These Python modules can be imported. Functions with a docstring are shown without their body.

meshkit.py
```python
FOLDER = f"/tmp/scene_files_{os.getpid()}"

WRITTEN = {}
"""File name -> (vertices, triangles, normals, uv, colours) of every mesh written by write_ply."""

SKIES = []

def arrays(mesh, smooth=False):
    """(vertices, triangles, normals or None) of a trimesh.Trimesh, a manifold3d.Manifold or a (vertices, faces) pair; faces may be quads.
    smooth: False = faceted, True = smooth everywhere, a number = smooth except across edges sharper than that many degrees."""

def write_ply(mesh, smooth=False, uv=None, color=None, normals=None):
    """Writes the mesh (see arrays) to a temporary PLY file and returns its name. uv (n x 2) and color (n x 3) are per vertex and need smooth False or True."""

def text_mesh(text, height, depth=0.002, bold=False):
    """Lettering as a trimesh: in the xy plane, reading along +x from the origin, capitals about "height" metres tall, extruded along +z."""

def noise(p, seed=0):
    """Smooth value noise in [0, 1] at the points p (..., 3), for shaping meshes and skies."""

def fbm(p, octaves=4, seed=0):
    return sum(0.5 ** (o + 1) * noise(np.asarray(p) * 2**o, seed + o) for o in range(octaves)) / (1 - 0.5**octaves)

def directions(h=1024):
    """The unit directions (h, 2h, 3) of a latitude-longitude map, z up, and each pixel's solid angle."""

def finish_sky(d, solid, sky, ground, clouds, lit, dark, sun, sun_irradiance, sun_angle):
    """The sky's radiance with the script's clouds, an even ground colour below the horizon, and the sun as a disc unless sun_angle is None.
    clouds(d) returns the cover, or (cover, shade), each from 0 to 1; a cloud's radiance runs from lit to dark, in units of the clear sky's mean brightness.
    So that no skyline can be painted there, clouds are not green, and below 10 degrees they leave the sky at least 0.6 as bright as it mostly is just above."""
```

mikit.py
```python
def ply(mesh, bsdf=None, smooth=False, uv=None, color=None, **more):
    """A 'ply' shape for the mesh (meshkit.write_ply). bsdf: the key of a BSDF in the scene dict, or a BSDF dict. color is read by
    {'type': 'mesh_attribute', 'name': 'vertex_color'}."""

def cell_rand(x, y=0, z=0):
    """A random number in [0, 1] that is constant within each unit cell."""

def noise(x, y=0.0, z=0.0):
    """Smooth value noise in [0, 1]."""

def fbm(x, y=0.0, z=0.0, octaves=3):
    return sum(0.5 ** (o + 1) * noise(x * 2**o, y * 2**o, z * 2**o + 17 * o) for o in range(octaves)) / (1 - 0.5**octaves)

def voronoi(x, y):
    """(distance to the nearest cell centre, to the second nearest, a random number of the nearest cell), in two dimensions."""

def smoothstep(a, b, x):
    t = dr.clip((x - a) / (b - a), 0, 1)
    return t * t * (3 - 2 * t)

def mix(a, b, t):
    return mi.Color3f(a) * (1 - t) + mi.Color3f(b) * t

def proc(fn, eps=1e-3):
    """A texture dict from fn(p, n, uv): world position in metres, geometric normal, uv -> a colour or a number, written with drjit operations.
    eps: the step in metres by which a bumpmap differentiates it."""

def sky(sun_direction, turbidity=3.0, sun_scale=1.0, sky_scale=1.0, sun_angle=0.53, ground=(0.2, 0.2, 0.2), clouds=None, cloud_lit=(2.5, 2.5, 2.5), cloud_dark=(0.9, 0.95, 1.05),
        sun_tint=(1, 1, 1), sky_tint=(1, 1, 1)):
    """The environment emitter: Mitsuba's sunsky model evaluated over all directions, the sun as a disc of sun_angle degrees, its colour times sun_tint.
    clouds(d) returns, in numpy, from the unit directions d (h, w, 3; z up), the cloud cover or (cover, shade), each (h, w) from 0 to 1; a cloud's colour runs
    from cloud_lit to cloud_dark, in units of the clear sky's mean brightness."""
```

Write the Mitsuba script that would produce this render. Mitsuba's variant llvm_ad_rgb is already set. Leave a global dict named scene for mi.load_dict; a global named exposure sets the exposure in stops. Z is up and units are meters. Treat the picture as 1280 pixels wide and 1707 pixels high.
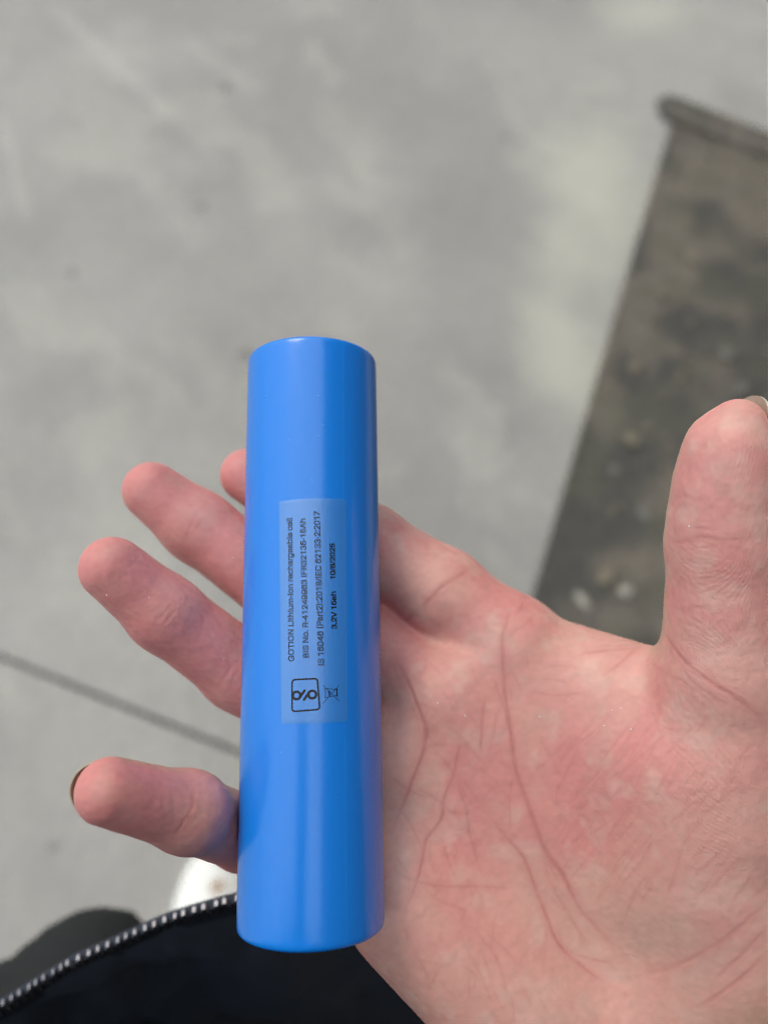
import math, random
import numpy as np, trimesh, shapely, shapely.geometry as sg, shapely.affinity as sa
import drjit as dr
import mitsuba as mi
import mikit, meshkit
from mikit import proc, noise, fbm, voronoi, smoothstep, mix
from scipy.spatial import cKDTree
from PIL import ImageFont
T = mi.ScalarTransform4f
scene, labels = {}, {}

# ------------------------------------------------------------------ camera, sky, exposure
F = 1250.0                                    # focal length in pixels of the 1280 x 1707 photograph
PITCH = math.radians(62)
CAM = np.array([0, 0, 1.25])
FW = np.array([0, math.cos(PITCH), -math.sin(PITCH)])
UP = np.array([0, math.sin(PITCH), math.cos(PITCH)])
RT = np.array([1.0, 0, 0])
BX = 3.35
scene['camera'] = {'type': 'thinlens', 'fov': 2 * math.degrees(math.atan(640 / F)), 'fov_axis': 'x', 'aperture_radius': 0.0019,
                   'focus_distance': 0.166, 'near_clip': 0.01, 'far_clip': 200.0,
                   'to_world': T().look_at(origin=CAM.tolist(), target=(CAM + FW).tolist(), up=UP.tolist())}
scene['sky'] = mikit.sky([-0.35, 0.45, 0.8], turbidity=3, sun_scale=0.15, sun_angle=20, cloud_lit=(2.68, 2.96, 3.2), cloud_dark=(.94, 1.04, 1.14),
                         clouds=lambda d: (1.0, 1 - np.clip(d[..., 2], 0, 1) ** .8))   # an overcast sky, brightest overhead
exposure = 2.48


def W(p):                                     # millimetres along the viewer's right, down, forward -> metres in the place
    p = np.asarray(p, float) / 1000
    return CAM + p[..., :1] * RT - p[..., 1:2] * UP + p[..., 2:3] * FW


def P(px, py, z):                             # a point z millimetres ahead
    return np.array([(px - 640) * z / F, (py - 853.5) * z / F, z])


def ground(px, py, h=0.0):
    d = RT * (px - 640) / F - UP * (py - 853.5) / F + FW
    return (CAM + d * (h - CAM[2]) / d[2])[:3]


def add(key, mesh, bsdf, smooth=False, label=None, category=None, group=None, kind=None, **k):
    base, n = key, 0
    while key in scene:
        n += 1
        key = f'{base}_{n:03d}'
    scene[key] = mikit.ply(mesh, bsdf, smooth, **k)
    info = {a: b for a, b in (('label', label), ('category', category), ('group', group), ('kind', kind)) if b}
    if info:
        labels[key] = info
    return key


def thing(key, label, category, group=None):
    labels[key] = {'label': label, 'category': category, **({'group': group} if group else {})}
    return key


# ------------------------------------------------------------------ implicit shapes
def rcone(p, a, b, r1, r2):
    a, b = np.asarray(a, float), np.asarray(b, float)
    ba = b - a; l2 = ba @ ba; rr = r1 - r2; a2 = l2 - rr * rr; il2 = 1 / l2
    pa = p - a; y = pa @ ba; z = y - l2
    x = pa * l2 - y[:, None] * ba; x2 = (x * x).sum(1); y2 = y * y * l2; z2 = z * z * l2
    k = np.sign(rr) * rr * rr * x2
    out = (np.sqrt(x2 * a2 * il2) + y * rr) * il2 - r1
    m = np.sign(z) * a2 * z2 > k; n = (np.sign(y) * a2 * y2 < k) & ~m
    out[m] = (np.sqrt(x2 + z2) * il2)[m] - r2; out[n] = (np.sqrt(x2 + y2) * il2)[n] - r1
    return out


def smin(a, b, k):
    h = np.maximum(k - np.abs(a - b), 0) / k
    return np.minimum(a, b) - h * h * k * .25


def ell(p, c, ax, r):
    q = (p - np.asarray(c, float)) @ np.asarray(ax).T; r = np.asarray(r, float)
    k0 = np.linalg.norm(q / r, axis=1); k1 = np.linalg.norm(q / (r * r), axis=1)
    return k0 * (k0 - 1) / np.maximum(k1, 1e-9)


def frame(d, up=(0, 0, -1)):
    d = np.asarray(d, float); d = d / np.linalg.norm(d); s = np.cross(d, up); s /= np.linalg.norm(s)
    return np.array([d, s, np.cross(s, d)])


def grid_mesh(f, lo, hi, h):                  # surface nets over a sparse grid
    lo = np.asarray(lo, float); n = np.ceil((np.asarray(hi) - lo) / h).astype(int) + 1
    C = 4; nc = n // C + 2
    cg = np.stack(np.meshgrid(*[np.arange(k) for k in nc], indexing='ij'), -1).reshape(-1, 3)
    dc = f(lo + (cg * C + C / 2) * h)
    near = np.abs(dc) < C * h * 1.6
    V = np.repeat(np.repeat(np.repeat(dc.reshape(nc), C, 0), C, 1), C, 2).astype(np.float32)
    off = np.stack(np.meshgrid(*[np.arange(C)] * 3, indexing='ij'), -1).reshape(-1, 3)
    idx = (cg[near][:, None] * C + off).reshape(-1, 3)
    V[tuple(idx.T)] = f(lo + idx * h)
    s = V < 0
    cs = np.zeros(np.array(V.shape) - 1, np.int8)
    for o in np.ndindex(2, 2, 2):
        cs += s[o[0]:o[0] + cs.shape[0], o[1]:o[1] + cs.shape[1], o[2]:o[2] + cs.shape[2]]
    act = np.argwhere((cs > 0) & (cs < 8)); vid = -np.ones(cs.shape, np.int64); vid[tuple(act.T)] = np.arange(len(act))
    acc = np.zeros((len(act), 3)); cnt = np.zeros(len(act))
    for a in range(3):
        for o in np.ndindex(2, 2):
            d0 = np.insert(np.array(o), a, 0); d1 = np.insert(np.array(o), a, 1)
            v0 = V[tuple((act + d0).T)].astype(float); v1 = V[tuple((act + d1).T)].astype(float)
            m = (v0 < 0) != (v1 < 0); t = np.where(m, v0 / np.where(m, v0 - v1, 1), 0)
            q = act + d0 + t[:, None] * (d1 - d0); acc[m] += q[m]; cnt[m] += 1
    v = lo + acc / cnt[:, None] * h
    fs = []
    for a in range(3):
        s0 = [slice(None)] * 3; s1 = [slice(None)] * 3; s0[a] = slice(0, -1); s1[a] = slice(1, None)
        e = np.argwhere(s[tuple(s0)] != s[tuple(s1)])
        b, c = (a + 1) % 3, (a + 2) % 3
        e = e[(e[:, b] > 0) & (e[:, c] > 0) & (e[:, b] < cs.shape[b]) & (e[:, c] < cs.shape[c]) & (e[:, a] < cs.shape[a])]

        def at(db, dc_):
            q = e.copy(); q[:, b] += db; q[:, c] += dc_
            return vid[tuple(q.T)]
        q = np.stack([at(-1, -1), at(0, -1), at(0, 0), at(-1, 0)], 1)
        flip = ~s[tuple(e.T)]
        q[flip] = q[flip][:, ::-1]
        fs.append(q)
    q = np.vstack(fs); q = q[(q >= 0).all(1)]
    return v, np.vstack([q[:, [0, 1, 2]], q[:, [0, 2, 3]]])


def grad(f, v, e=.25):
    return np.stack([f(v + d) - f(v - d) for d in np.eye(3) * e], 1) / (2 * e)


def snap(f, v, it=1, e=.25):
    for _ in range(it):
        g = grad(f, v, e); v = v - g * (f(v) / np.maximum((g * g).sum(1), .3))[:, None]
    return v


def catmull(pts, n=24):
    p = np.asarray(pts, float); p = np.vstack([2 * p[0] - p[1], p, 2 * p[-1] - p[-2]])
    out = []
    for i in range(1, len(p) - 2):
        t = np.linspace(0, 1, n, endpoint=False)[:, None]
        a, b, c, d = p[i - 1:i + 3]
        out.append(.5 * (2 * b + (c - a) * t + (2 * a - 5 * b + 4 * c - d) * t ** 2 + (3 * b - a - 3 * c + d) * t ** 3))
    return np.vstack(out + [p[-2:-1]])


# ------------------------------------------------------------------ materials
def concrete_colour(p, n, uv):
    big = fbm(p.x * 2.1 + 3, p.y * 2.1, 0.5, 3)
    mid = fbm(p.x * 7 + 9, p.y * 7, 1.5, 3)
    fine = fbm(p.x * 60, p.y * 60, 2.5, 3)
    c = mix((.288, .277, .259), (.350, .335, .310), smoothstep(.3, .7, big))
    c = c * (0.90 + 0.2 * mid) * (0.9 + 0.2 * fine)
    # pale dusty streaks brushed across the slab
    st = smoothstep(.5, .8, fbm((p.x * .8 + p.y * .6) * 9 + big * 3, (p.y * .8 - p.x * .6) * 5 + mid * 2, 4.0, 3))
    c = mix(c, mi.Color3f(.43, .415, .365), st * .38)
    return c


def slab_colour(p, n, uv):
    c = concrete_colour(p, n, uv)
    # dry yellowish dust where the mat has kept the slab from being walked on
    w = (fbm(p.x * 6, p.y * 6, 7.0, 4) - .5) * 1.15
    for (x, y, rx, ry, a) in DUST:
        d = dr.sqrt(dr.square((p.x - x) / rx) + dr.square((p.y - y) / ry)) + w
        c = mix(c, mi.Color3f(.465, .45, .385), (1 - smoothstep(.1, 1.5, d)) * a)
    for (xa, ya, xb, yb, r, a) in SCUFFS:                # pale scuffs and a trowel mark
        dx, dy = xb - xa, yb - ya
        t = dr.clip(((p.x - xa) * dx + (p.y - ya) * dy) / (dx * dx + dy * dy), 0, 1)
        d = dr.sqrt(dr.square(p.x - xa - t * dx) + dr.square(p.y - ya - t * dy)) / r
        c = mix(c, mi.Color3f(.47, .45, .41), a * .65 * dr.exp(-d * d) * (.5 + fbm(p.x * 25, p.y * 25, 3.0, 2)))
    for (x, y, r) in SPOTS:
        d = dr.sqrt(dr.square(p.x - x) + dr.square(p.y - y)) / r
        c = c * (1 - .36 * (1 - smoothstep(.2, 1.0, d)))
    return c


DUST = [(*ground(985, 320)[:2], .17, .33, .95), (*ground(935, 560)[:2], .11, .27, .85), (*ground(1080, 20)[:2], .16, .12, .7)]
SCUFFS = [(*ground(90, 10)[:2], *ground(285, 192)[:2], .022, .5), (*ground(5, 190)[:2], *ground(42, 360)[:2], .014, .5), (*ground(320, 70)[:2], *ground(420, 145)[:2], .03, .35),
          (*ground(310, 215)[:2], *ground(345, 240)[:2], .02, .35), (*ground(250, 310)[:2], *ground(330, 400)[:2], .03, .3), (*ground(560, 430)[:2], *ground(640, 480)[:2], .03, .25)]
SPOTS = [(*ground(842, 228)[:2], .02), (*ground(377, 145)[:2], .028), (*ground(120, 454)[:2], .02), (*ground(410, 590)[:2], .025),
         (*ground(335, 345)[:2], .02), (*ground(300, 905)[:2], .014), (*ground(90, 1412)[:2], .012)]
scene['concrete'] = {'type': 'bumpmap', 'arbitrary': proc(lambda p, n, uv: fbm(p.x * 90, p.y * 90, 0, 3), 2e-3), 'scale': 0.004,
                     'bsdf': {'type': 'principled', 'base_color': proc(slab_colour), 'roughness': .85, 'specular': .3}}
scene['joint_dirt'] = {'type': 'diffuse', 'reflectance': proc(lambda p, n, uv: mix((.03, .03, .028), (.09, .085, .075), fbm(p.x * 60, p.y * 60, 0, 3)))}


def mat_colour(p, n, uv):
    a = fbm(p.x * 9, p.y * 9, p.z * 9, 3); b = fbm(p.x * 14 + 5, p.y * 14, 3, 3); f = fbm(p.x * 70, p.y * 70, p.z * 70, 2)
    c = mix((.064, .060, .053), (.138, .119, .096), smoothstep(.38, .70, a))
    c = mix(c, mi.Color3f(.090, .088, .064), smoothstep(.52, .72, b) * .5)
    return c * (.75 + .5 * f)


scene['mat_rubber'] = {'type': 'bumpmap', 'arbitrary': proc(lambda p, n, uv: fbm(p.x * 50, p.y * 50, p.z * 50, 3), 2e-3), 'scale': 0.006,
                       'bsdf': {'type': 'principled', 'base_color': proc(mat_colour), 'roughness': .7, 'specular': .35}}
for nm, c in (('pale', (.36, .34, .29)), ('tan', (.19, .165, .125)), ('grey', (.16, .152, .135))):
    scene['stone_' + nm] = {'type': 'diffuse', 'reflectance': proc(lambda p, n, uv, c=c: mi.Color3f(*c) * (.7 + .6 * fbm(p.x * 90, p.y * 90, p.z * 90, 3)))}

scene['cell_wrap'] = {'type': 'roughplastic', 'distribution': 'ggx', 'alpha': .055, 'int_ior': 1.67, 'nonlinear': False,
                      'diffuse_reflectance': {'type': 'rgb', 'value': (.004, .225, .83)}}
scene['cell_film'] = {'type': 'bumpmap', 'arbitrary': proc(lambda p, n, uv: fbm(p.x * 2600, p.y * 2600, p.z * 2600, 2), 1e-4), 'scale': 0.00003,
                      'bsdf': {'type': 'roughplastic', 'distribution': 'ggx', 'alpha': .12, 'int_ior': 2.05, 'nonlinear': False,
                               'diffuse_reflectance': {'type': 'rgb', 'value': (.02, .26, .83)}}}
scene['cell_ink'] = {'type': 'principled', 'base_color': {'type': 'rgb', 'value': (.006, .007, .012)}, 'roughness': .4, 'specular': .4}
scene['cell_steel'] = {'type': 'roughconductor', 'material': 'Cr', 'alpha': .25}


def ridge(p):
    wx = fbm(p.x * 45, p.y * 45, p.z * 45, 2) * .010
    d = dr.sqrt(dr.square(p.x - RC[0]) + dr.square(p.y - RC[1]) + dr.square(p.z - RC[2]))
    return dr.sin((d + wx) * (2 * math.pi / .00056))


RC = W(P(1500, 900, 210))
scene['skin'] = {'type': 'bumpmap', 'scale': 0.00004,
                 'arbitrary': proc(lambda p, n, uv: ridge(p) * .42 * (.25 + .75 * smoothstep(.3, .6, fbm(p.x * 60, p.y * 60, p.z * 60, 2))) + 3.4 * fbm(p.x * 900, p.y * 900, p.z * 900, 2), 8e-5),
                 'bsdf': {'type': 'principled', 'base_color': {'type': 'mesh_attribute', 'name': 'vertex_color'}, 'roughness': .48, 'specular': .42, 'sheen': .15}}
scene['nail_dark'] = {'type': 'principled', 'base_color': {'type': 'rgb', 'value': (.36, .31, .22)}, 'roughness': .35, 'specular': .5}
scene['nail'] = {'type': 'principled', 'base_color': {'type': 'rgb', 'value': (.60, .55, .45)}, 'roughness': .3, 'specular': .5}


def fabric_h(p, n, uv):
    return dr.sin((p.x + p.y * .4) * 5200) * dr.sin((p.z - p.y * .7) * 5200)


scene['jacket_cloth'] = {'type': 'twosided', 'bsdf': {'type': 'bumpmap', 'scale': 0.00015, 'arbitrary': proc(lambda p, n, uv: fabric_h(p, n, uv) + 6 * fbm(p.x * 80, p.y * 80, p.z * 80, 2), 2e-4),
                         'bsdf': {'type': 'principled', 'base_color': {'type': 'rgb', 'value': (.013, .0145, .0155)}, 'roughness': .65, 'specular': .3, 'sheen': .3}}}
scene['flap_cloth'] = {'type': 'twosided', 'bsdf': {'type': 'bumpmap', 'scale': 0.0002, 'arbitrary': proc(lambda p, n, uv: fabric_h(p, n, uv) + 6 * fbm(p.x * 80, p.y * 80, p.z * 80, 2), 2e-4),
                       'bsdf': {'type': 'principled', 'base_color': {'type': 'rgb', 'value': (.025, .032, .047)}, 'roughness': .6, 'specular': .4, 'sheen': .6}}}
scene['trouser_cloth'] = {'type': 'principled', 'base_color': {'type': 'rgb', 'value': (.02, .022, .026)}, 'roughness': .8}
scene['zip_metal'] = {'type': 'roughconductor', 'material': 'Cr', 'alpha': .32, 'specular_reflectance': {'type': 'rgb', 'value': .68}}
scene['zip_tape'] = {'type': 'twosided', 'bsdf': {'type': 'diffuse', 'reflectance': {'type': 'rgb', 'value': (.02, .024, .032)}}}


def shoe_colour(p, n, uv):
    d = dr.sqrt(dr.square(p.x - STAIN[0]) + dr.square(p.y - STAIN[1])) / .014 + fbm(p.x * 90, p.y * 90, 0, 2) * .8 - .4
    return mix((.36, .20, .10), (.82, .82, .78), smoothstep(.2, 1.0, d))


STAIN = ground(370, 1480, .06)
scene['shoe_leather'] = {'type': 'principled', 'base_color': proc(shoe_colour), 'roughness': .45, 'specular': .4}
scene['shoe_rubber'] = {'type': 'principled', 'base_color': {'type': 'rgb', 'value': (.7, .7, .66)}, 'roughness': .6}

# ------------------------------------------------------------------ the ground: two concrete slabs with a joint between
ja, jb = ground(0, 1094)[:2], ground(395, 1253)[:2]
jd = (jb - ja) / np.linalg.norm(jb - ja); jn = np.array([-jd[1], jd[0]])
for s in (1, -1):
    a = ja - jd * 40 + jn * s * .0033; b = ja + jd * 40 + jn * s * .0033; far = jn * s * 40; ch = jn * s * .003
    q = [a, b, b + far, a + far]
    top = np.array([[*(a + ch), 0], [*(b + ch), 0], [*(b + far), 0], [*(a + far), 0], [*a, -.003], [*b, -.003], [*a, -.05], [*b, -.05]])
    f = np.array([[0, 1, 2], [0, 2, 3], [4, 5, 1], [4, 1, 0], [6, 7, 5], [6, 5, 4]])
    add('pavement__slab', (top, f if s > 0 else f[:, ::-1]), 'concrete')
labels['pavement'] = {'label': 'grey concrete pavement with a dark straight joint', 'kind': 'structure'}
w = .012
add('pavement__joint', (np.array([[*(ja - jd * 40 - jn * w), -.016], [*(ja + jd * 40 - jn * w), -.016], [*(ja + jd * 40 + jn * w), -.016], [*(ja - jd * 40 + jn * w), -.016]]), np.array([[0, 1, 2], [0, 2, 3]])), 'joint_dirt')

# ------------------------------------------------------------------ the dark mat with its rolled end
m0, m1 = ground(1121, 198)[:2], ground(885, 1000)[:2]
md = (m1 - m0) / np.linalg.norm(m1 - m0)
mr = ground(1280, 262)[:2] - ground(1112, 195)[:2]; mr /= np.linalg.norm(mr)
n1, n2 = 60, 40
uu, vv = np.meshgrid(np.linspace(0, 1.6, n1), np.linspace(0, .9, n2), indexing='ij')
xy = m0 + uu[..., None] * md + vv[..., None] * mr
zz = .007 + .004 * meshkit.noise(np.stack([uu * 6, vv * 6, uu * 0], -1)) + .003 * np.exp(-(vv / .02) ** 2)
g = np.concatenate([xy, zz[..., None]], -1).reshape(-1, 3)
idx = np.arange(n1 * n2).reshape(n1, n2)
q = np.stack([idx[:-1, :-1], idx[1:, :-1], idx[1:, 1:], idx[:-1, 1:]], -1).reshape(-1, 4)
rim = np.concatenate([idx[:, 0], idx[-1, 1:], idx[::-1, -1][1:], idx[0, ::-1][1:]])
lowv = g[rim].copy(); lowv[:, 2] = 0.0005
gg = np.vstack([g, lowv]); k = np.arange(len(rim) - 1)
side = np.stack([rim[k], rim[k + 1], k + 1 + len(g), k + len(g)], -1)
mesh = trimesh.Trimesh(gg, np.vstack([q[:, [0, 1, 2]], q[:, [0, 2, 3]], side[:, [0, 1, 2]], side[:, [0, 2, 3]]]), process=False)
mesh.fix_normals()
if mesh.face_normals[0][2] < 0:
    mesh.invert()
thing('rubber_mat', 'dirty dark rubber mat with a thick rounded hem lying on the pale concrete', 'mat')
add('rubber_mat__sheet', mesh, 'mat_rubber', 40)
# its thick rounded hem
hem = trimesh.creation.capsule(height=.9, radius=.046, count=[24, 24])
fr = np.eye(4); fr[:3, 0] = [*(-md), 0]; fr[:3, 1] = [0, 0, .32]; fr[:3, 2] = [*mr, 0]; fr[:3, 3] = [*(m0 + mr * .443 - md * .020), .0155]
hem.apply_transform(fr); hem.fix_normals()
if hem.volume < 0:
    hem.invert()
add('rubber_mat__thick_hem', hem, 'mat_rubber', True)


def pebble(size, seed):
    m = trimesh.creation.icosphere(2, 1.0); v = np.array(m.vertices)
    v *= (.75 + .5 * meshkit.noise(v * 1.3 + 5, seed))[:, None]
    return trimesh.Trimesh(v * np.array(size), m.faces)


rng = np.random.default_rng(5)
STONES = [  # px, py, size mm, turn, tone, label
    (972, 1003, (9, 24, 7), 30, 'pale', 'pale elongated stone chip on the dark mat, nearest the index finger'),
    (1042, 988, (15, 14, 9), 10, 'pale', 'roundish pale stone on the dark mat close beside the thumb base'),
    (1010, 960, (24, 17, 8), 50, 'tan', 'broad flat tan stone on the dark mat above the pale chip'),
    (1075, 858, (12, 20, 8), 20, 'grey', 'grey oval stone on the dark mat beside the thumb crease'),
    (1052, 735, (14, 26, 8), 25, 'tan', 'long tan stone on the dark mat left of the thumb tip'),
    (1025, 785, (11, 13, 7), 0, 'grey', 'small grey stone on the dark mat below the long tan one'),
    (1152, 432, (12, 24, 8), 15, 'tan', 'tan sliver stone high on the dark mat, above the thumb tip'),
    (1104, 492, (17, 13, 7), 5, 'tan', 'flat tan stone near the left edge of the dark mat'),
    (1236, 648, (20, 14, 8), 40, 'grey', 'grey stone on the dark mat just above the thumbnail'),
    (1060, 610, (22, 14, 6), 60, 'tan', 'wide tan stone on the dark mat halfway up its left edge'),
    (1210, 590, (18, 24, 7), 30, 'grey', 'large grey stone on the dark mat near the right picture edge'),
]
for i, (px, py, sz, turn, tone, lab) in enumerate(STONES):
    m = pebble(np.array(sz) / 1000 * .9, i); m.apply_transform(trimesh.transformations.rotation_matrix(math.radians(turn), [0, 0, 1]))
    c = ground(px, py, .012); m.apply_translation([c[0], c[1], .009 + sz[2] / 1000 * .55])
    add('stone', m, 'stone_' + tone, True, lab, 'stone')
grit = []
for i in range(260):
    u_, v_ = rng.uniform(.06, 1.3), rng.uniform(.02, .6)
    s_ = rng.uniform(.002, .007); m = trimesh.creation.icosphere(1, 1.0)
    v = np.array(m.vertices) * (.7 + .6 * meshkit.noise(np.array(m.vertices) * 1.5, i))[:, None] * s_ * np.array([1, rng.uniform(.6, 1.6), .6])
    c = m0 + u_ * md + v_ * mr
    grit.append(trimesh.Trimesh(v + np.array([*c, .011]), m.faces, process=False))
add('grit', trimesh.util.concatenate(grit), 'stone_tan', False, 'scattered dirt and grit lying over the dark mat', kind='stuff')

# ------------------------------------------------------------------ the building beside which the photograph was taken
thing('building', 'tall plain grey rendered building standing along the right of the pavement', 'building')
scene['render_grey'] = {'type': 'diffuse', 'reflectance': {'type': 'rgb', 'value': (.13, .13, .125)}}
bw = trimesh.creation.box((6, 24, 8.5)); bw.apply_translation([BX + 3, 2, 4.25]); add('building__wall', bw, 'render_grey')
br = trimesh.creation.box((6.4, 24.4, .25)); br.apply_translation([BX + 3, 2, 8.63]); add('building__roof', br, 'render_grey')

# ------------------------------------------------------------------ the cell
CA, CB, CR = P(521, 603, 191.2), P(518.5, 1546, 164.8), 16.2
CL = np.linalg.norm(CA - CB); ea = (CA - CB) / CL
en = np.array([0, 0, -1.0]) - ea * -ea[2]; en /= np.linalg.norm(en); el = np.cross(ea, en)
if el[0] > 0:
    el = -el


def cyl(a, th, r=CR):
    a, th = np.asarray(a, float)[..., None], np.asarray(th, float)[..., None]
    r = np.asarray(r, float)
    r = r[..., None] if r.ndim else r
    return CB + a * ea + r * (np.cos(th) * en + np.sin(th) * el)


def on_cell(px, py):                          # where the cell's skin is met: (height, turn)
    d = P(px, py, 1.0); d /= np.linalg.norm(d)
    dp = d - (d @ ea) * ea; o = -CB - ((-CB) @ ea) * ea
    A, B, C_ = dp @ dp, 2 * dp @ o, o @ o - CR * CR
    t = (-B - math.sqrt(B * B - 4 * A * C_)) / (2 * A)
    q = t * d - CB
    return q @ ea, math.atan2(q @ el, q @ en)


seam = on_cell(574, 1000)[1]
ths = np.sort(np.concatenate([np.linspace(-math.pi, math.pi, 360, endpoint=False), seam + np.array([-.012, -.006, -.002, .002, .006, .012])]))
prof = [(0.4, 11.5), (0.0, 12.5), (0.0, 14.9), (.12, 15.45), (.4, 15.85), (.8, 16.08), (1.4, 16.18), (2.4, 16.2)]
prof = prof + [(a, 16.2) for a in np.linspace(4, CL - 4, 120)] + [(CL - a, r) for a, r in prof[::-1]]
av = np.array([a for a, r in prof]); rv = np.array([r for a, r in prof])
AA, TT = np.meshgrid(av, ths, indexing='ij')
RR = np.repeat(rv[:, None], len(ths), 1)
d = (TT - seam + math.pi) % (2 * math.pi) - math.pi
RR = RR + .035 * np.clip(.5 - d / .006, 0, 1) * np.exp(np.minimum(d, 0) / .5)          # the wrap's overlap steps up at the seam
RR = RR + .012 * (meshkit.noise(np.stack([np.cos(TT) * 5, np.sin(TT) * 5, AA * .03], -1), 3) - .5) * np.clip(np.minimum(AA, CL - AA) / 5, 0, 1)
mid = np.exp(-((CL - AA - 2.2) / 1.0) ** 2) + np.exp(-((AA - 2.2) / 1.0) ** 2)
RR = RR - .05 * mid * meshkit.noise(np.stack([np.cos(TT) * 9, np.sin(TT) * 9, AA * .2], -1), 9)
V = W(cyl(AA, TT, RR)).reshape(-1, 3)
n1, n2 = AA.shape; idx = np.arange(n1 * n2).reshape(n1, n2); nx = np.roll(idx, -1, 1)
q = np.stack([idx[:-1], nx[:-1], nx[1:], idx[1:]], -1).reshape(-1, 4)
wrap = trimesh.Trimesh(V, np.vstack([q[:, [0, 1, 2]], q[:, [0, 2, 3]]]), process=False)
cc = W(CB + ea * CL / 2)
if ((wrap.triangles_center - cc) * wrap.face_normals).sum() < 0:
    wrap.invert()
thing('battery_cell', 'glossy blue wrapped cylindrical battery cell lying across the open palm', 'battery')
add('battery_cell__wrap', wrap, 'cell_wrap', True)
for a in (.25, CL - .25):
    t_ = np.linspace(0, 2 * math.pi, 64, endpoint=False)
    ring = W(cyl(np.full(64, a), t_, 13.0)); ctr = W(CB + ea * a)
    f = np.stack([np.arange(64), (np.arange(64) + 1) % 64, np.full(64, 64)], 1)
    add('battery_cell__end_plate', trimesh.Trimesh(np.vstack([ring, ctr]), f if a > 1 else f[:, ::-1], process=False), 'cell_steel')


rng = np.random.default_rng(8)
flecks = []
for px, py in ((443, 659), (530, 659), (539, 708), (531, 726), (481, 733), (520, 800), (468, 1255), (560, 1330)):
    a_, t_ = on_cell(px, py); m_ = trimesh.creation.icosphere(0, 1.0)
    flecks.append(trimesh.Trimesh(W(cyl(a_, t_) + np.array(m_.vertices) * rng.uniform(.08, .16, 3)), m_.faces, process=False))
scene['fleck'] = {'type': 'diffuse', 'reflectance': {'type': 'rgb', 'value': (.5, .7, .85)}}
add('battery_cell__dust', trimesh.util.concatenate(flecks), 'fleck', kind='stuff')


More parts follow.
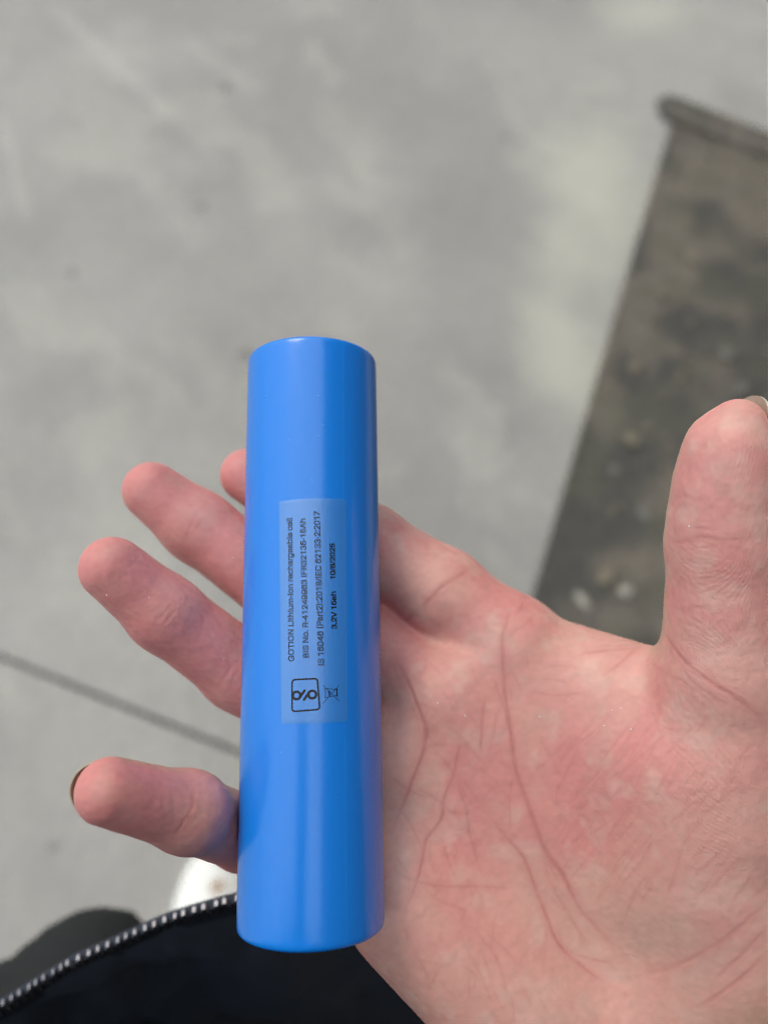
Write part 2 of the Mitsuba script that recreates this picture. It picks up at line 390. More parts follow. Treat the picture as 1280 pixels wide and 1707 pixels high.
def patch(corners, n, r, bsdf, key, **kw):    # a thin film bent round the cell; corners: (a, turn) bottom-left, bottom-right, top-right, top-left
    u_, v_ = np.meshgrid(np.linspace(0, 1, n[0]), np.linspace(0, 1, n[1]), indexing='ij')
    c = np.array(corners)
    p_ = (c[0] * ((1 - u_) * (1 - v_))[..., None] + c[1] * (u_ * (1 - v_))[..., None] + c[2] * (u_ * v_)[..., None] + c[3] * ((1 - u_) * v_)[..., None])
    edge = np.minimum(np.minimum(u_, 1 - u_) * n[0], np.minimum(v_, 1 - v_) * n[1])
    rr = np.where(edge < .5, CR + .015, r)
    X = W(cyl(p_[..., 0], p_[..., 1], rr)).reshape(-1, 3)
    i_ = np.arange(n[0] * n[1]).reshape(n)
    q_ = np.stack([i_[:-1, :-1], i_[1:, :-1], i_[1:, 1:], i_[:-1, 1:]], -1).reshape(-1, 4)
    m_ = trimesh.Trimesh(X, np.vstack([q_[:, [0, 1, 2]], q_[:, [0, 2, 3]]]), process=False)
    if ((m_.triangles_center - cc) * m_.face_normals).sum() < 0:
        m_.invert()
    add(key, m_, bsdf, True, **kw)


lab = [on_cell(469, 1207), on_cell(580, 1203), on_cell(577, 832), on_cell(465, 836)]
patch(lab, (60, 120), CR + .06, 'cell_film', 'battery_cell__sticker', label='clear rectangular sticker with small dark print')


def print_on(mesh2d, a0, th0, key, flip=None, **kw):   # flat lettering (x along the cell, y towards its left) bent onto the film
    v, f_ = trimesh.remesh.subdivide_to_size(mesh2d.vertices, mesh2d.faces, .5, 12)
    r = CR + .078 + (v[:, 2] > v[:, 2].mean()) * .03
    X = W(cyl(a0 + v[:, 0], th0 + v[:, 1] / CR, r))
    m_ = trimesh.Trimesh(X, f_, process=False)
    if m_.volume < 0:
        m_.invert()
    add('battery_cell__sticker__' + key, m_, 'cell_ink', False, **kw)


FONT = ImageFont.load_default(96)


def lettering(text, height, depth, stroke):            # a plain grotesque, as outlines extruded along +z; capitals 'height' tall
    m_ = FONT.getmask(text, mode='L', stroke_width=stroke)
    on = np.pad(np.array(m_).reshape(m_.size[1], m_.size[0]) > 127, ((0, 0), (1, 1))).astype(np.int8)
    rows, starts = np.nonzero(np.diff(on, axis=1) == 1); ends = np.nonzero(np.diff(on, axis=1) == -1)[1]
    base_ = -FONT.getbbox(text, anchor='ls', stroke_width=stroke)[1]
    sh = shapely.unary_union(shapely.box(starts, base_ - rows - 1, ends, base_ - rows)).buffer(.6).buffer(-.6).simplify(.8)
    sh = sa.scale(sh, height / 69, height / 69, origin=(0, 0))
    return trimesh.util.concatenate([trimesh.creation.extrude_polygon(g_, depth, engine='earcut') for g_ in getattr(sh, 'geoms', [sh])])


def line(text, x0, y0, x1, y1, cap, bold=False):       # from (x0, y0), where the line starts, to (x1, y1), where it ends, on the baseline
    (a0, t0), (a1, t1) = on_cell(x0, y0), on_cell(x1, y1)
    m_ = lettering(text, cap, .05, 4 if bold else 3)
    v = np.array(m_.vertices); v[:, 0] -= v[:, 0].min(); s_ = (a1 - a0) / v[:, 0].max(); v[:, 0] *= s_
    v[:, 1] += v[:, 0] * (t1 - t0) / (a1 - a0) * CR
    print_on(trimesh.Trimesh(v, m_.faces, process=False), a0, t0, 'printed_line')


line('GOTION Lithium-ion rechargeable cell', 490, 1103, 487, 863, 1.22)
line('BIS No. R-41249963 IFR32135-15Ah', 514.5, 1097, 509, 864.5, 1.22)
line('IS 16046 (Part2):2018/IEC 62133-2:2017', 540, 1109.5, 532.5, 852, 1.30)
line('3.2V 15ah', 561, 1049, 559.5, 986, 1.15, True)
line('10/8/2025', 558.5, 966, 557.5, 906, 1.15, True)


def mark(geom, cx, cy, key):                           # geom in photograph pixels round (cx, cy), y down
    a0, t0 = on_cell(cx, cy); ka = (on_cell(cx, cy - 5)[0] - on_cell(cx, cy + 5)[0]) / 10; kt = (on_cell(cx - 5, cy)[1] - on_cell(cx + 5, cy)[1]) / 10 * CR
    polys = [g_ for g_ in getattr(geom, 'geoms', [geom])]
    m_ = trimesh.util.concatenate([trimesh.creation.extrude_polygon(g_, .05, engine='earcut') for g_ in polys])
    v = np.array(m_.vertices); v = np.stack([-(v[:, 1] - cy) * ka, -(v[:, 0] - cx) * kt, v[:, 2]], 1)
    print_on(trimesh.Trimesh(v, m_.faces, process=False), a0, t0, key)


def px3(x, y):
    return 440 + x / 7.11, 1020 + y / 7.11


box_ = sg.Polygon([px3(332, 805), px3(630, 795), px3(660, 1160), px3(335, 1180)])
box_ = box_.buffer(-5).buffer(6.6)
mark(box_.difference(box_.buffer(-2.9)), 507.5, 1159, 'frame_mark')


def arc(cx, cy, r, a0, a1, n=30):
    return [(cx + r * math.cos(t), cy + r * math.sin(t)) for t in np.radians(np.linspace(a0, a1, n))]


lo1 = sg.LineString([px3(*p_) for p_ in arc(387, 992, 45, 0, 360)]).buffer(2.1)
lo2 = sg.LineString([px3(*p_) for p_ in arc(572, 984, 45, 0, 360)]).buffer(2.1)
mark(shapely.unary_union([lo1, lo2, sg.LineString([px3(420, 1024), px3(482, 935)]).buffer(2.1), sg.LineString([px3(476, 1042), px3(540, 948)]).buffer(2.1)]), 507, 1159, 'loop_mark')
bn = [sg.LineString([px3(702, 872), px3(888, 1062)]).buffer(.45), sg.LineString([px3(885, 878), px3(702, 1080)]).buffer(.45),
      sg.LineString([px3(725, 905), px3(728, 1015), px3(862, 995), px3(860, 925), px3(725, 905)]).buffer(.5),
      sg.LineString([px3(862, 915), px3(866, 1003)]).buffer(1.0), sg.LineString([px3(770, 940), px3(775, 985)]).buffer(1.2)]
mark(shapely.unary_union(bn), 553, 1156, 'bin_mark')

# ------------------------------------------------------------------ the person: hand, jacket, trousers, shoes
thing('person', 'person in dark zipped jacket and white shoes holding a blue cell on one palm', 'person')
FING = {   # px, py, depth mm, radius mm
    'index': [(858, 1074, 199, 11.6), (735, 988, 202, 11.8), (612, 908, 207, 10.9), (486, 838, 213, 8.9), (412, 793, 214, 7.6)],
    'middle': [(745, 1160, 197, 12.0), (630, 1080, 205, 11.4), (478, 985, 207, 10.9), (330, 878, 207, 9.5), (254, 819, 204, 7.9)],
    'ring': [(660, 1275, 195, 11.8), (540, 1200, 203, 11.0), (402, 1118, 200, 10.2), (275, 1022, 190, 9.1), (187, 948, 184, 7.8)],
    'little': [(610, 1400, 193, 11.5), (500, 1402, 202, 10.2), (406, 1390, 191, 8.6), (315, 1354, 162, 8.05), (182, 1320, 149, 6.6)],
    'thumb': [(1212, 1335, 178, 15.5), (1207, 1120, 173, 13.8), (1204, 905, 167, 11.5), (1205, 850, 165, 10.4), (1208, 800, 163.5, 9.7), (1213, 752, 162, 8.4), (1229, 710, 160.5, 5.7)],
}
PALM = [
    ((858, 1076, 199), (1130, 1480, 196), 11.8, 14), ((745, 1160, 197), (1110, 1560, 196), 12.5, 14),
    ((660, 1275, 196), (1060, 1620, 195), 12.5, 14), ((640, 1410, 194), (980, 1700, 192), 12, 15),
    ((671, 1520, 184), (936, 1765, 183), 12.2, 16), ((1140, 1270, 184), (1200, 1540, 186), 19, 21),
    ((1010, 1165, 194), (1120, 1420, 190), 11, 14), ((1130, 1640, 196), (1500, 1960, 200), 23, 24), ((1220, 1600, 196), (1600, 1880, 200), 22, 23),
]


def hand_sdf(p):
    p = np.asarray(p, float); palm = None
    for a, b, r1, r2 in PALM:
        d_ = rcone(p, P(*a), P(*b), r1, r2); palm = d_ if palm is None else smin(palm, d_, 14)
    palm = smin(palm, rcone(p, P(960, 1110, 197), P(1120, 1165, 184), 8, 9), 8)
    out = palm
    for n_, j in FING.items():
        f = None
        for a, b in zip(j[:-1], j[1:]):
            d_ = rcone(p, P(*a[:3]), P(*b[:3]), a[3], b[3]); f = d_ if f is None else smin(f, d_, 3.5)
        out = smin(out, smin(palm, f, 9 if n_ == 'thumb' else 6), 1.6)
    q = p - CB; t = q @ ea; rad_ = np.linalg.norm(q - t[:, None] * ea, axis=1)
    cell = np.maximum(rad_ - CR - .12, np.maximum(-t, t - CL))
    return -smin(-out, cell, .8)


H = .9
hv, hf = grid_mesh(hand_sdf, (-100, -60, 125), (150, 190, 232), H)
hv = snap(hand_sdf, hv, 2)
hm = trimesh.Trimesh(hv, hf, process=False)
front = (hm.face_normals * hm.triangles_center).sum(1) < 5
hv, hf = trimesh.remesh.subdivide(hv, hf, np.nonzero(front)[0])
hv = snap(hand_sdf, hv, 1)
hn = grad(hand_sdf, hv); hn /= np.linalg.norm(hn, axis=1, keepdims=True)
tree_px = None
facing = (hn * hv).sum(1) < 0
pxy = np.stack([hv[:, 0] / hv[:, 2], hv[:, 1] / hv[:, 2]], 1) * F + [640, 853.5]
ftree = cKDTree(pxy[facing]); fidx = np.nonzero(facing)[0]


def skin_at(px, py):
    d_, i_ = ftree.query([px, py], k=6); c_ = fidx[i_]
    return hv[c_[np.argmin(hv[c_, 2])]]


CREASE = [  # points, width mm, depth mm, redness
    ([(858, 985), (848, 1025), (838, 1060), (836, 1100), (846, 1160), (853, 1220), (862, 1285), (880, 1350), (905, 1410), (935, 1460), (965, 1510), (1000, 1560), (1040, 1610)], .75, .75, 1),
    ([(650, 1080), (674, 1125), (690, 1170), (706, 1215), (708, 1245), (700, 1275), (685, 1310), (665, 1350), (650, 1385)], .8, .7, 1),
    ([(775, 1205), (763, 1245), (755, 1290), (745, 1330), (738, 1365), (715, 1400), (708, 1430), (695, 1470), (680, 1505), (665, 1540)], .6, .5, .9),
    ([(810, 1160), (803, 1215), (800, 1260)], .6, .4, .8),
    ([(755, 1290), (775, 1340), (785, 1380), (792, 1420), (805, 1460)], .5, .35, .7),
    ([(800, 1345), (840, 1390), (870, 1430), (895, 1480), (915, 1530), (935, 1575), (985, 1620), (1040, 1660)], .6, .5, .9),
    ([(722, 1250), (750, 1285), (785, 1345)], .5, .25, .6),
    ([(650, 1450), (690, 1465), (740, 1476), (800, 1478), (860, 1480)], .6, .25, .6),
    ([(800, 932), (770, 955), (740, 975), (715, 1000), (690, 1025)], .7, .7, .8),
    ([(690, 1025), (672, 1035), (655, 1020)], .9, .8, 1),
    ([(876, 985), (868, 1010), (858, 1025)], .5, .35, 1.4),
    ([(1104, 901), (1130, 903), (1165, 896), (1200, 900), (1240, 901), (1275, 896)], .7, .3, .6),
    ([(1110, 905), (1150, 905), (1190, 903)], .5, .3, .5),
    ([(1120, 1015), (1160, 1016), (1190, 1014)], .5, .3, .5),
    ([(1098, 1043), (1112, 1068), (1128, 1095), (1160, 1122), (1190, 1145), (1225, 1165), (1262, 1195), (1285, 1215)], .9, .6, .8),
    ([(1076, 1066), (1050, 1088), (1030, 1105), (1000, 1130)], .7, .35, .7),
    ([(1076, 1066), (1030, 1075), (990, 1070)], .7, .3, .5),
    ([(1060, 1080), (1010, 1082), (960, 1090)], .6, .25, .6),
    ([(330, 855), (318, 878), (306, 905)], .7, .32, .7), ([(338, 862), (326, 886)], .6, .3, .5),
    ([(302, 1005), (285, 1028), (262, 1056)], .7, .25, .7), ([(292, 1000), (277, 1020), (258, 1044)], .5, .35, .6),
    ([(392, 1105), (378, 1130), (358, 1152)], .8, .35, .8), ([(402, 1112), (390, 1135), (372, 1162)], .6, .4, .8),
    ([(324, 1312), (320, 1345), (308, 1375), (292, 1400)], .8, .6, .9), ([(328, 1316), (325, 1345), (314, 1378)], .6, .3, .6),
    ([(1180, 1640), (1220, 1610), (1260, 1570), (1285, 1540)], .9, .35, .5),
    ([(1150, 1690), (1200, 1660), (1250, 1620), (1285, 1580)], .9, .45, .6),
    ([(1060, 1625), (1110, 1615), (1160, 1595), (1220, 1560), (1285, 1500)], 1.0, .35, .5),
    ([(935, 1480), (900, 1400), (880, 1330)], .6, .2, .4), ([(965, 1240), (940, 1290), (925, 1330), (945, 1400)], .6, .2, .4),
    ([(895, 1225), (915, 1260), (935, 1300)], .5, .2, .4), ([(740, 1395), (748, 1430), (765, 1470)], .5, .25, .5),
    ([(655, 1300), (690, 1320), (722, 1330)], .5, .2, .5),
    ([(820, 1120), (838, 1170), (852, 1225)], .5, .3, .6), ([(725, 1205), (760, 1225), (815, 1280)], .45, .2, .45), ([(690, 1310), (730, 1330), (780, 1375)], .45, .2, .5),
    ([(905, 1110), (935, 1108), (965, 1113)], .45, .2, .45), ([(900, 1130), (930, 1132), (955, 1137)], .45, .2, .45), ([(880, 1150), (930, 1158), (985, 1150)], .45, .15, .4),
    ([(690, 1170), (715, 1180), (735, 1200)], .45, .2, .4), ([(650, 1335), (675, 1360), (700, 1400), (712, 1430)], .45, .2, .5), ([(640, 1290), (668, 1305), (700, 1340)], .45, .2, .45),
    ([(740, 1360), (760, 1380), (790, 1375)], .4, .2, .4), ([(860, 1285), (845, 1330), (850, 1390)], .45, .2, .4), ([(905, 1410), (915, 1460), (955, 1530), (990, 1590)], .5, .25, .45),
    ([(800, 1345), (770, 1300), (735, 1270)], .45, .25, .5), ([(700, 1470), (735, 1500), (790, 1520)], .45, .15, .35), ([(790, 1545), (830, 1600), (850, 1670)], .5, .2, .4),
    ([(770, 1560), (800, 1620), (830, 1690)], .45, .15, .35), ([(935, 1570), (960, 1590), (1000, 1600), (1040, 1612)], .5, .25, .5), ([(870, 1050), (885, 1030), (905, 1010)], .5, .25, .5),
    ([(845, 1060), (870, 1045), (895, 1030)], .45, .2, .4), ([(1000, 1075), (1045, 1068), (1080, 1065)], .45, .25, .5), ([(715, 990), (745, 968), (765, 955)], .5, .25, .5),
    ([(1110, 912), (1160, 915), (1210, 910)], .45, .2, .4), ([(1120, 885), (1160, 882), (1190, 886)], .45, .2, .4), ([(1130, 1100), (1150, 1135), (1180, 1160), (1225, 1185)], .6, .3, .5),
    ([(1060, 1085), (1090, 1110), (1130, 1135), (1170, 1165)], .5, .2, .4),
]
rng = np.random.default_rng(11)
for i in range(80):                            # fine lines across the ball of the thumb
    x, y = rng.uniform(940, 1260), rng.uniform(1180, 1480); L_ = rng.uniform(40, 110); a_ = math.radians(rng.normal(128, 7))
    CREASE.append(([(x, y), (x + L_ * .5 * math.cos(a_) + rng.normal(0, 3), y + L_ * .5 * math.sin(a_)), (x + L_ * math.cos(a_), y + L_ * math.sin(a_))], .4, .16, .34))
for i in range(50):                            # and over the rest of the palm
    x, y = rng.uniform(650, 930), rng.uniform(1080, 1680); L_ = rng.uniform(25, 90); a_ = math.radians(rng.normal(75, 22))
    CREASE.append(([(x, y), (x + L_ * .5 * math.cos(a_) + rng.normal(0, 3), y + L_ * .5 * math.sin(a_)), (x + L_ * math.cos(a_), y + L_ * math.sin(a_))], .4, .16, .34))
disp = np.zeros(len(hv)); red = np.zeros(len(hv)); halo = np.zeros(len(hv))
vtree = cKDTree(hv)
for pts, wd, dp, rd in CREASE:
    wd = wd * .72
    line3 = catmull([skin_at(*p_) for p_ in pts], 30)
    seg = np.concatenate([[0], np.cumsum(np.linalg.norm(np.diff(line3, axis=0), axis=1))])
    tt = np.linspace(0, seg[-1], int(seg[-1] / .25) + 4)
    l3 = np.stack([np.interp(tt, seg, line3[:, k_]) for k_ in range(3)], 1)
    fade = np.clip(np.minimum(tt, tt[-1] - tt) / (.22 * tt[-1]), .15, 1)
    near = np.unique(np.concatenate([np.array(x_, int) for x_ in vtree.query_ball_point(l3[::4], 6 * wd + 1)]))
    if not len(near):
        continue
    d_, k_ = cKDTree(l3).query(hv[near]); wob = .7 + .6 * meshkit.noise(hv[near] * .35, 4)
    e_ = np.exp(-(d_ / wd) ** 2) * fade[k_] * wob
    disp[near] = np.maximum(disp[near], e_ * dp * .38 - .16 * dp * np.exp(-(d_ / (2.6 * wd)) ** 2) * fade[k_])
    halo[near] = np.maximum(halo[near], np.exp(-(d_ / (3.2 * wd)) ** 2) * fade[k_] * rd)
    red[near] = np.maximum(red[near], np.exp(-(d_ / (wd * .9)) ** 2) * fade[k_] * wob * rd)
lump = (meshkit.fbm(hv * .09, 3, 21) - .5) * .6 + (meshkit.fbm(hv * .5, 3, 31) - .5) * .16
hv2 = hv - hn * (disp * facing - lump)[:, None]
# skin tones: pink pads, pale mottling, tan towards the wrist
base = np.array([.69, .350, .292]); pink = np.array([.675, .250, .232]); pale = np.array([.70, .455, .375]); tan_ = np.array([.47, .30, .19]); crease = np.array([.47, .165, .145])
m1 = meshkit.fbm(hv * .055, 3, 41); m2 = meshkit.fbm(hv * .22, 3, 51); m3 = meshkit.fbm(hv * np.array([.7, 1.1, .9]), 3, 61)
ss = lambda a, b, x: np.clip((x - a) / (b - a), 0, 1) ** 2 * (3 - 2 * np.clip((x - a) / (b - a), 0, 1))
mixv = lambda a, b, t: a * (1 - t[:, None]) + b * t[:, None]
col = np.repeat(base[None], len(hv), 0)
fing_ = 1 / (1 + np.exp((hv[:, 0] + 22) / 5))                     # the fingers are redder than the palm
pk = ss(.38, .72, m1) * .8
for c_, r_, a_ in [(FING['index'][4], 14, .8), (FING['middle'][4], 15, .75), (FING['ring'][4], 16, .8), (FING['little'][4], 13, .8), ((1200, 800, 160), 15, .8),
                   ((800, 1150, 185), 14, .4), ((1000, 1250, 170), 16, .35)]:
    pk = np.maximum(pk, a_ * np.exp(-(np.linalg.norm(hv - P(*c_[:3]), axis=1) / r_) ** 2))
pk = np.clip(pk + .5 * fing_, 0, 1)
br = np.exp(-(np.linalg.norm((hv - P(1090, 1560, 172)) * np.array([.7, 1.25, 0.6]), axis=1) / 15) ** 2)
col = mixv(col, pink, np.clip(pk, 0, 1))
col = mixv(col, pale, ss(.46, .74, m2) * .46 * (1 - .75 * fing_))
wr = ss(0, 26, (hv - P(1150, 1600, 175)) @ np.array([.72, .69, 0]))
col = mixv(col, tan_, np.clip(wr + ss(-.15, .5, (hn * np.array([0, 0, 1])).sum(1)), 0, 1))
col = mixv(col, np.array([.52, .335, .27]), br * .6 + .28 * ss(.55, .8, meshkit.fbm(hv * .13, 3, 71)))
col *= ((.90 + .20 * m3) * (.95 - .05 * fing_))[:, None]
col = mixv(col, pink * .86, np.clip(halo * facing, 0, 1) * .4)
col = mixv(col, crease, np.clip(red * facing, 0, 1) * .62)
add('person__hand', trimesh.Trimesh(W(hv2), hf, process=False), 'skin', True, color=col, label='open right hand, palm up, fingers curled up round the cell')



def nail(tip, base_, dorsal, r, half, key, w0=-7.0, over=1.0, mat='nail'):    # a curved plate on the back of the fingertip, its free edge past the flesh
    d_ = tip - base_; d_ /= np.linalg.norm(d_); n_ = np.asarray(dorsal, float); n_ = n_ - (n_ @ d_) * d_; n_ /= np.linalg.norm(n_); s_ = np.cross(d_, n_)
    ph, t = np.meshgrid(np.linspace(-half, half, 25), np.linspace(0, 1, 21), indexing='ij')
    s1 = r + over - 1.9 * np.abs(ph / half) ** 2.6 * r * .28
    L_ = w0 + (s1 - w0) * t
    k_ = np.sqrt(np.clip(1 - (np.maximum(L_, 0) / (1.45 * r)) ** 2, .05, 1))
    rings = []
    for off in (.25, -.25):
        rr_ = (r * 1.02 + off) * k_
        rings.append(tip + L_[..., None] * d_ + (rr_ * np.cos(ph))[..., None] * n_ + (rr_ * np.sin(ph))[..., None] * s_)
    a_ = np.vstack([W(x_.reshape(-1, 3)) for x_ in rings]); n1_, n2_ = ph.shape; i_ = np.arange(n1_ * n2_).reshape(n1_, n2_)
    q_ = np.stack([i_[:-1, :-1], i_[1:, :-1], i_[1:, 1:], i_[:-1, 1:]], -1).reshape(-1, 4)
    rim_ = np.concatenate([i_[:, 0], i_[-1, 1:], i_[::-1, -1][1:], i_[0, ::-1][1:]]); sd = np.stack([rim_[:-1], rim_[1:], rim_[1:] + n1_ * n2_, rim_[:-1] + n1_ * n2_], 1)
    q_ = np.vstack([q_, q_[:, ::-1] + n1_ * n2_, sd[:, ::-1]])
    m_ = trimesh.Trimesh(a_, np.vstack([q_[:, [0, 1, 2]], q_[:, [0, 2, 3]]]), process=False)
    if m_.volume < 0:
        m_.invert()
    add(key, m_, mat, 40)


nail(P(*FING['thumb'][6][:3]), P(*FING['thumb'][4][:3]), (.86, .1, .40), 6.0, 1.1, 'person__hand__fingernail', -9, .7)
nail(P(*FING['little'][4][:3]), P(*FING['little'][3][:3]), (-.38, .30, .90), 5.8, 1.25, 'person__hand__fingernail', -6, .55, 'nail_dark')
nail(P(*FING['ring'][4][:3]), P(*FING['ring'][3][:3]), (-.38, .15, .93), 6.9, 1.0, 'person__hand__fingernail', -7, -1.2)
nail(P(*FING['middle'][4][:3]), P(*FING['middle'][3][:3]), (-.3, 0, .95), 7.8, 1.0, 'person__hand__fingernail', -7, -.6)
nail(P(*FING['index'][4][:3]), P(*FING['index'][3][:3]), (-.1, 0, .99), 7.5, 1.0, 'person__hand__fingernail', -7, -.6)

rng = np.random.default_rng(2)
specks = []
for px, py in ((1018, 1183), (1033, 1180), (944, 1164), (1006, 1209), (727, 1171), (777, 1191), (678, 890), (178, 995), (249, 996), (375, 1099), (387, 926), (1146, 877), (895, 1196), (1048, 1216)):
    c_ = skin_at(px, py); m_ = trimesh.creation.icosphere(0, 1.0)
    specks.append(trimesh.Trimesh(W(c_ + np.array(m_.vertices) * rng.uniform(.1, .24, 3)), m_.faces, process=False))
scene['speck_white'] = {'type': 'principled', 'base_color': {'type': 'rgb', 'value': (.85, .85, .82)}, 'roughness': .3}
add('person__hand__dust', trimesh.util.concatenate(specks), 'speck_white', kind='stuff')

# clothes, worn by the same person (world metres)
def jacket_sdf(p):
    d_ = smin(rcone(p, (-.11, -.20, .90), (-.11, -.235, 1.10), .15, .14), smin(rcone(p, (-.19, -.24, 1.08), (-.20, -.31, 1.33), .125, .085), rcone(p, (-.03, -.24, 1.08), (-.02, -.31, 1.33), .125, .085), .06), .08)
    d_ = smin(d_, rcone(p, (-.28, -.32, 1.36), (.06, -.32, 1.36), .07, .07), .08)
    d_ = smin(d_, rcone(p, (-.11, -.31, 1.40), (-.11, -.29, 1.47), .075, .065), .05)
    for a, b, r1, r2 in (((.07, -.32, 1.36), (.27, -.29, 1.08), .07, .06), ((.27, -.25, 1.08), (.155, -.075, 1.0), .06, .042)):
        d_ = smin(d_, rcone(p, a, b, r1, r2), .03)
    for a, b, r1, r2 in ((W(P(165, 1624, 360)), W(P(-30, 1738, 375)), .024, .034), (W(P(-30, 1738, 375)), (-.2, -.12, .86), .034, .06), (W(P(165, 1624, 360)), (-.12, -.15, .9), .024, .06)):
        d_ = smin(d_, rcone(p, a, b, r1, r2), .03)
    return np.maximum(d_, .82 - p[:, 2])


jv, jf = grid_mesh(jacket_sdf, (-.47, -.48, .78), (.42, .05, 1.56), .008)
jn_ = grad(jacket_sdf, jv, .004)
jv = jv + jn_ * ((meshkit.fbm(jv * np.array([9, 9, 14]), 3, 5) - .5) * .016)[:, None]
add('person__jacket', trimesh.Trimesh(jv, jf, process=False), 'jacket_cloth', True)
edge = catmull([P(q_[0], q_[1] + 5, q_[2]) for q_ in ((-160, 1752, 232), (-60, 1704, 229), (0, 1678, 226), (60, 1642, 224), (120, 1606, 222), (180, 1578, 221), (240, 1551, 219), (300, 1527, 218), (395, 1500, 216), (480, 1484, 214), (570, 1476, 213), (680, 1480, 214), (800, 1500, 218))], 16)
dirs = np.array([.02, .75, .65]); dirs /= np.linalg.norm(dirs)
vs = np.concatenate([[0], np.linspace(1, 170, 40)])
up_ = np.gradient(edge, axis=0); up_ /= np.linalg.norm(up_, axis=1, keepdims=True)
G = edge[:, None] + vs[None, :, None] * dirs + (vs ** 1.5)[None, :, None] * np.array([0, .0, .006])
nz = np.cross(up_, dirs); nz /= np.linalg.norm(nz, axis=1, keepdims=True)
wav = (meshkit.fbm(np.stack(np.broadcast_arrays(np.arange(len(edge))[:, None] * .03, vs[None] * .02, 0 * vs[None]), -1), 3, 8) - .5) * np.minimum(vs / 25, 1)[None] * 20
G = G + nz[:, None] * wav[..., None]
front_ = W(G.reshape(-1, 3)); back_ = W((G - nz[:, None] * 3.0 * np.sign(nz[0, 2]) * -1).reshape(-1, 3))
n1, n2 = G.shape[:2]; i_ = np.arange(n1 * n2).reshape(n1, n2)
q_ = np.stack([i_[:-1, :-1], i_[1:, :-1], i_[1:, 1:], i_[:-1, 1:]], -1).reshape(-1, 4)
q2 = q_[:, ::-1] + n1 * n2
cap = np.stack([i_[:-1, 0], i_[:-1, 0] + n1 * n2, i_[1:, 0] + n1 * n2, i_[1:, 0]], 1)
q_ = np.vstack([q_, q2, cap])
pan = trimesh.Trimesh(np.vstack([front_, back_]), np.vstack([q_[:, [0, 1, 2]], q_[:, [0, 2, 3]]]), process=False)
add('person__jacket__front_flap', pan, 'flap_cloth', 40)
tape = np.stack([edge - dirs * .2, edge + dirs * 7], 1) - nz[:, None] * np.sign(-nz[0, 2]) * -.35
m_ = len(edge); i_ = np.arange(2 * m_).reshape(m_, 2)
q_ = np.stack([i_[:-1, 0], i_[1:, 0], i_[1:, 1], i_[:-1, 1]], 1)
add('person__jacket__zipper_tape', (W(tape.reshape(-1, 3)), q_), 'zip_tape')
tooth = trimesh.creation.box((1.25, 4.9, 2.2)).subdivide()
tv = np.array(tooth.vertices); tv[:, 0] *= np.where(tv[:, 1] > 0, .8, 1.0); tv[:, 2] *= np.where(tv[:, 1] > 1, .7, 1)
seg = np.concatenate([[0], np.cumsum(np.linalg.norm(np.diff(edge, axis=0), axis=1))])
rng = np.random.default_rng(3)
for t_ in np.arange(8, seg[-1] - 30, 3.25):
    o_ = np.array([np.interp(t_, seg, edge[:, k_]) for k_ in range(3)]); u_ = np.array([np.interp(t_, seg, up_[:, k_]) for k_ in range(3)]); u_ /= np.linalg.norm(u_)
    z_ = np.cross(u_, dirs); z_ /= np.linalg.norm(z_); y_ = -dirs + u_ * rng.normal(-.1, .08); y_ /= np.linalg.norm(y_)
    X = W(o_ + tv[:, :1] * u_ * rng.uniform(.7, 1.0) * np.array([1.0]) + (tv[:, 1:2] + .5) * y_ + tv[:, 2:] * z_)
    m_ = trimesh.Trimesh(X, tooth.faces, process=False)
    if m_.volume < 0:
        m_.invert()
    add('person__jacket__zipper_tooth', m_, 'zip_metal')
leg = []


def trouser_sdf(p):
    d_ = rcone(p, (-.16, -.2, .86), (0, -.2, .86), .11, .11)
    for s_ in (-1, 1):
        h_, k_, a_ = np.array([-.08 + s_ * .09, -.2, .84]), np.array([-.08 + s_ * .12, -.2, .48]), np.array([-.08 + s_ * .145, -.16, .09])
        d_ = smin(d_, smin(rcone(p, h_, k_, .092, .068), rcone(p, k_, a_, .068, .056), .03), .03)
    return d_


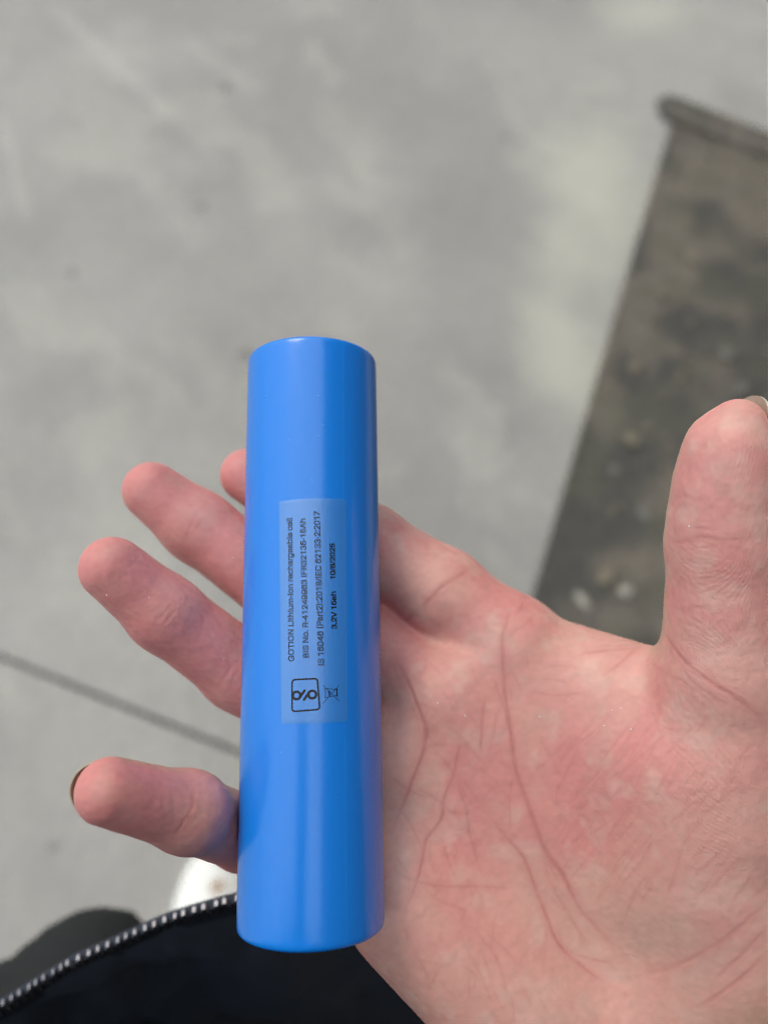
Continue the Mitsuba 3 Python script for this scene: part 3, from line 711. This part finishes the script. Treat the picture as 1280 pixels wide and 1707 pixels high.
tv_, tf_ = grid_mesh(trouser_sdf, (-.4, -.4, .02), (.22, .0, 1.0), .012)
add('person__trousers', trimesh.Trimesh(tv_, tf_, process=False), 'trouser_cloth', True)
for s_, x_ in ((-1, -.243), (1, .09)):
    hx = x_ - s_ * .025

    def shoe_sdf(p):
        d_ = smin(rcone(p, (x_, .035, .045), (x_ + .002, .0, .052), .046, .050), rcone(p, (x_ + .002, 0, .052), (hx, -.13, .07), .050, .046), .02)
        d_ = smin(d_, rcone(p, (hx, -.13, .06), (hx, -.14, .12), .043, .05), .03)
        return np.maximum(d_, .016 - p[:, 2])
    sv, sf = grid_mesh(shoe_sdf, (x_ - .12, -.26, -.01), (x_ + .12, .16, .2), .005)
    add('person__shoe', trimesh.Trimesh(sv, sf, process=False), 'shoe_leather', True, label='white shoe with a small brown stain' if s_ < 0 else None)
    out_ = shapely.unary_union([sg.Point(x_, .035).buffer(.05), sg.Point(x_ + .002, -.01).buffer(.054), sg.Point(hx, -.14).buffer(.045)]).convex_hull
    sole = trimesh.creation.extrude_polygon(out_, .024, engine='earcut'); sole.apply_translation([0, 0, .001])
    add('person__shoe' + ('' if s_ < 0 else '_001') + '__sole', sole, 'shoe_rubber', 40)


def head_sdf(p):
    c_ = np.array([-.11, -.215, 1.61])
    d_ = ell(p, c_, np.eye(3), (.078, .098, .115))
    d_ = smin(d_, ell(p, c_ + [0, .03, -.07], np.eye(3), (.055, .06, .06)), .04)
    d_ = smin(d_, rcone(p, c_ + [0, .095, .0], c_ + [0, .112, -.03], .008, .014), .015)
    for s_ in (-1, 1):
        d_ = smin(d_, ell(p, c_ + [s_ * .08, -.01, -.01], np.eye(3), (.01, .022, .032)), .01)
        d_ = -smin(-d_, ell(p, c_ + [s_ * .032, .1, .01], np.eye(3), (.016, .012, .01)), .015)
    return smin(d_, rcone(p, c_ + [0, -.02, -.08], c_ + [-.02, -.06, -.2], .055, .06), .03)


xv, xf = grid_mesh(head_sdf, (-.25, -.42, 1.36), (.05, -.05, 1.78), .006)
add('person__head', trimesh.Trimesh(xv, xf, process=False), 'face_skin', True)
scene['face_skin'] = {'type': 'principled', 'base_color': {'type': 'rgb', 'value': (.45, .27, .19)}, 'roughness': .5}
scene['hair_black'] = {'type': 'principled', 'base_color': {'type': 'rgb', 'value': (.012, .01, .009)}, 'roughness': .5}


def hair_sdf(p):
    c_ = np.array([-.11, -.215, 1.61])
    d_ = ell(p, c_ + [0, -.008, .012], np.eye(3), (.09, .108, .125)) + (meshkit.fbm(p * 45, 3, 2) - .5) * .02
    return np.maximum(d_, (p - c_) @ np.array([0, .8, -.6]) - .035)


xv, xf = grid_mesh(hair_sdf, (-.25, -.4, 1.4), (.05, -.05, 1.8), .006)
add('person__head__hair', trimesh.Trimesh(xv, xf, process=False), 'hair_black', True)
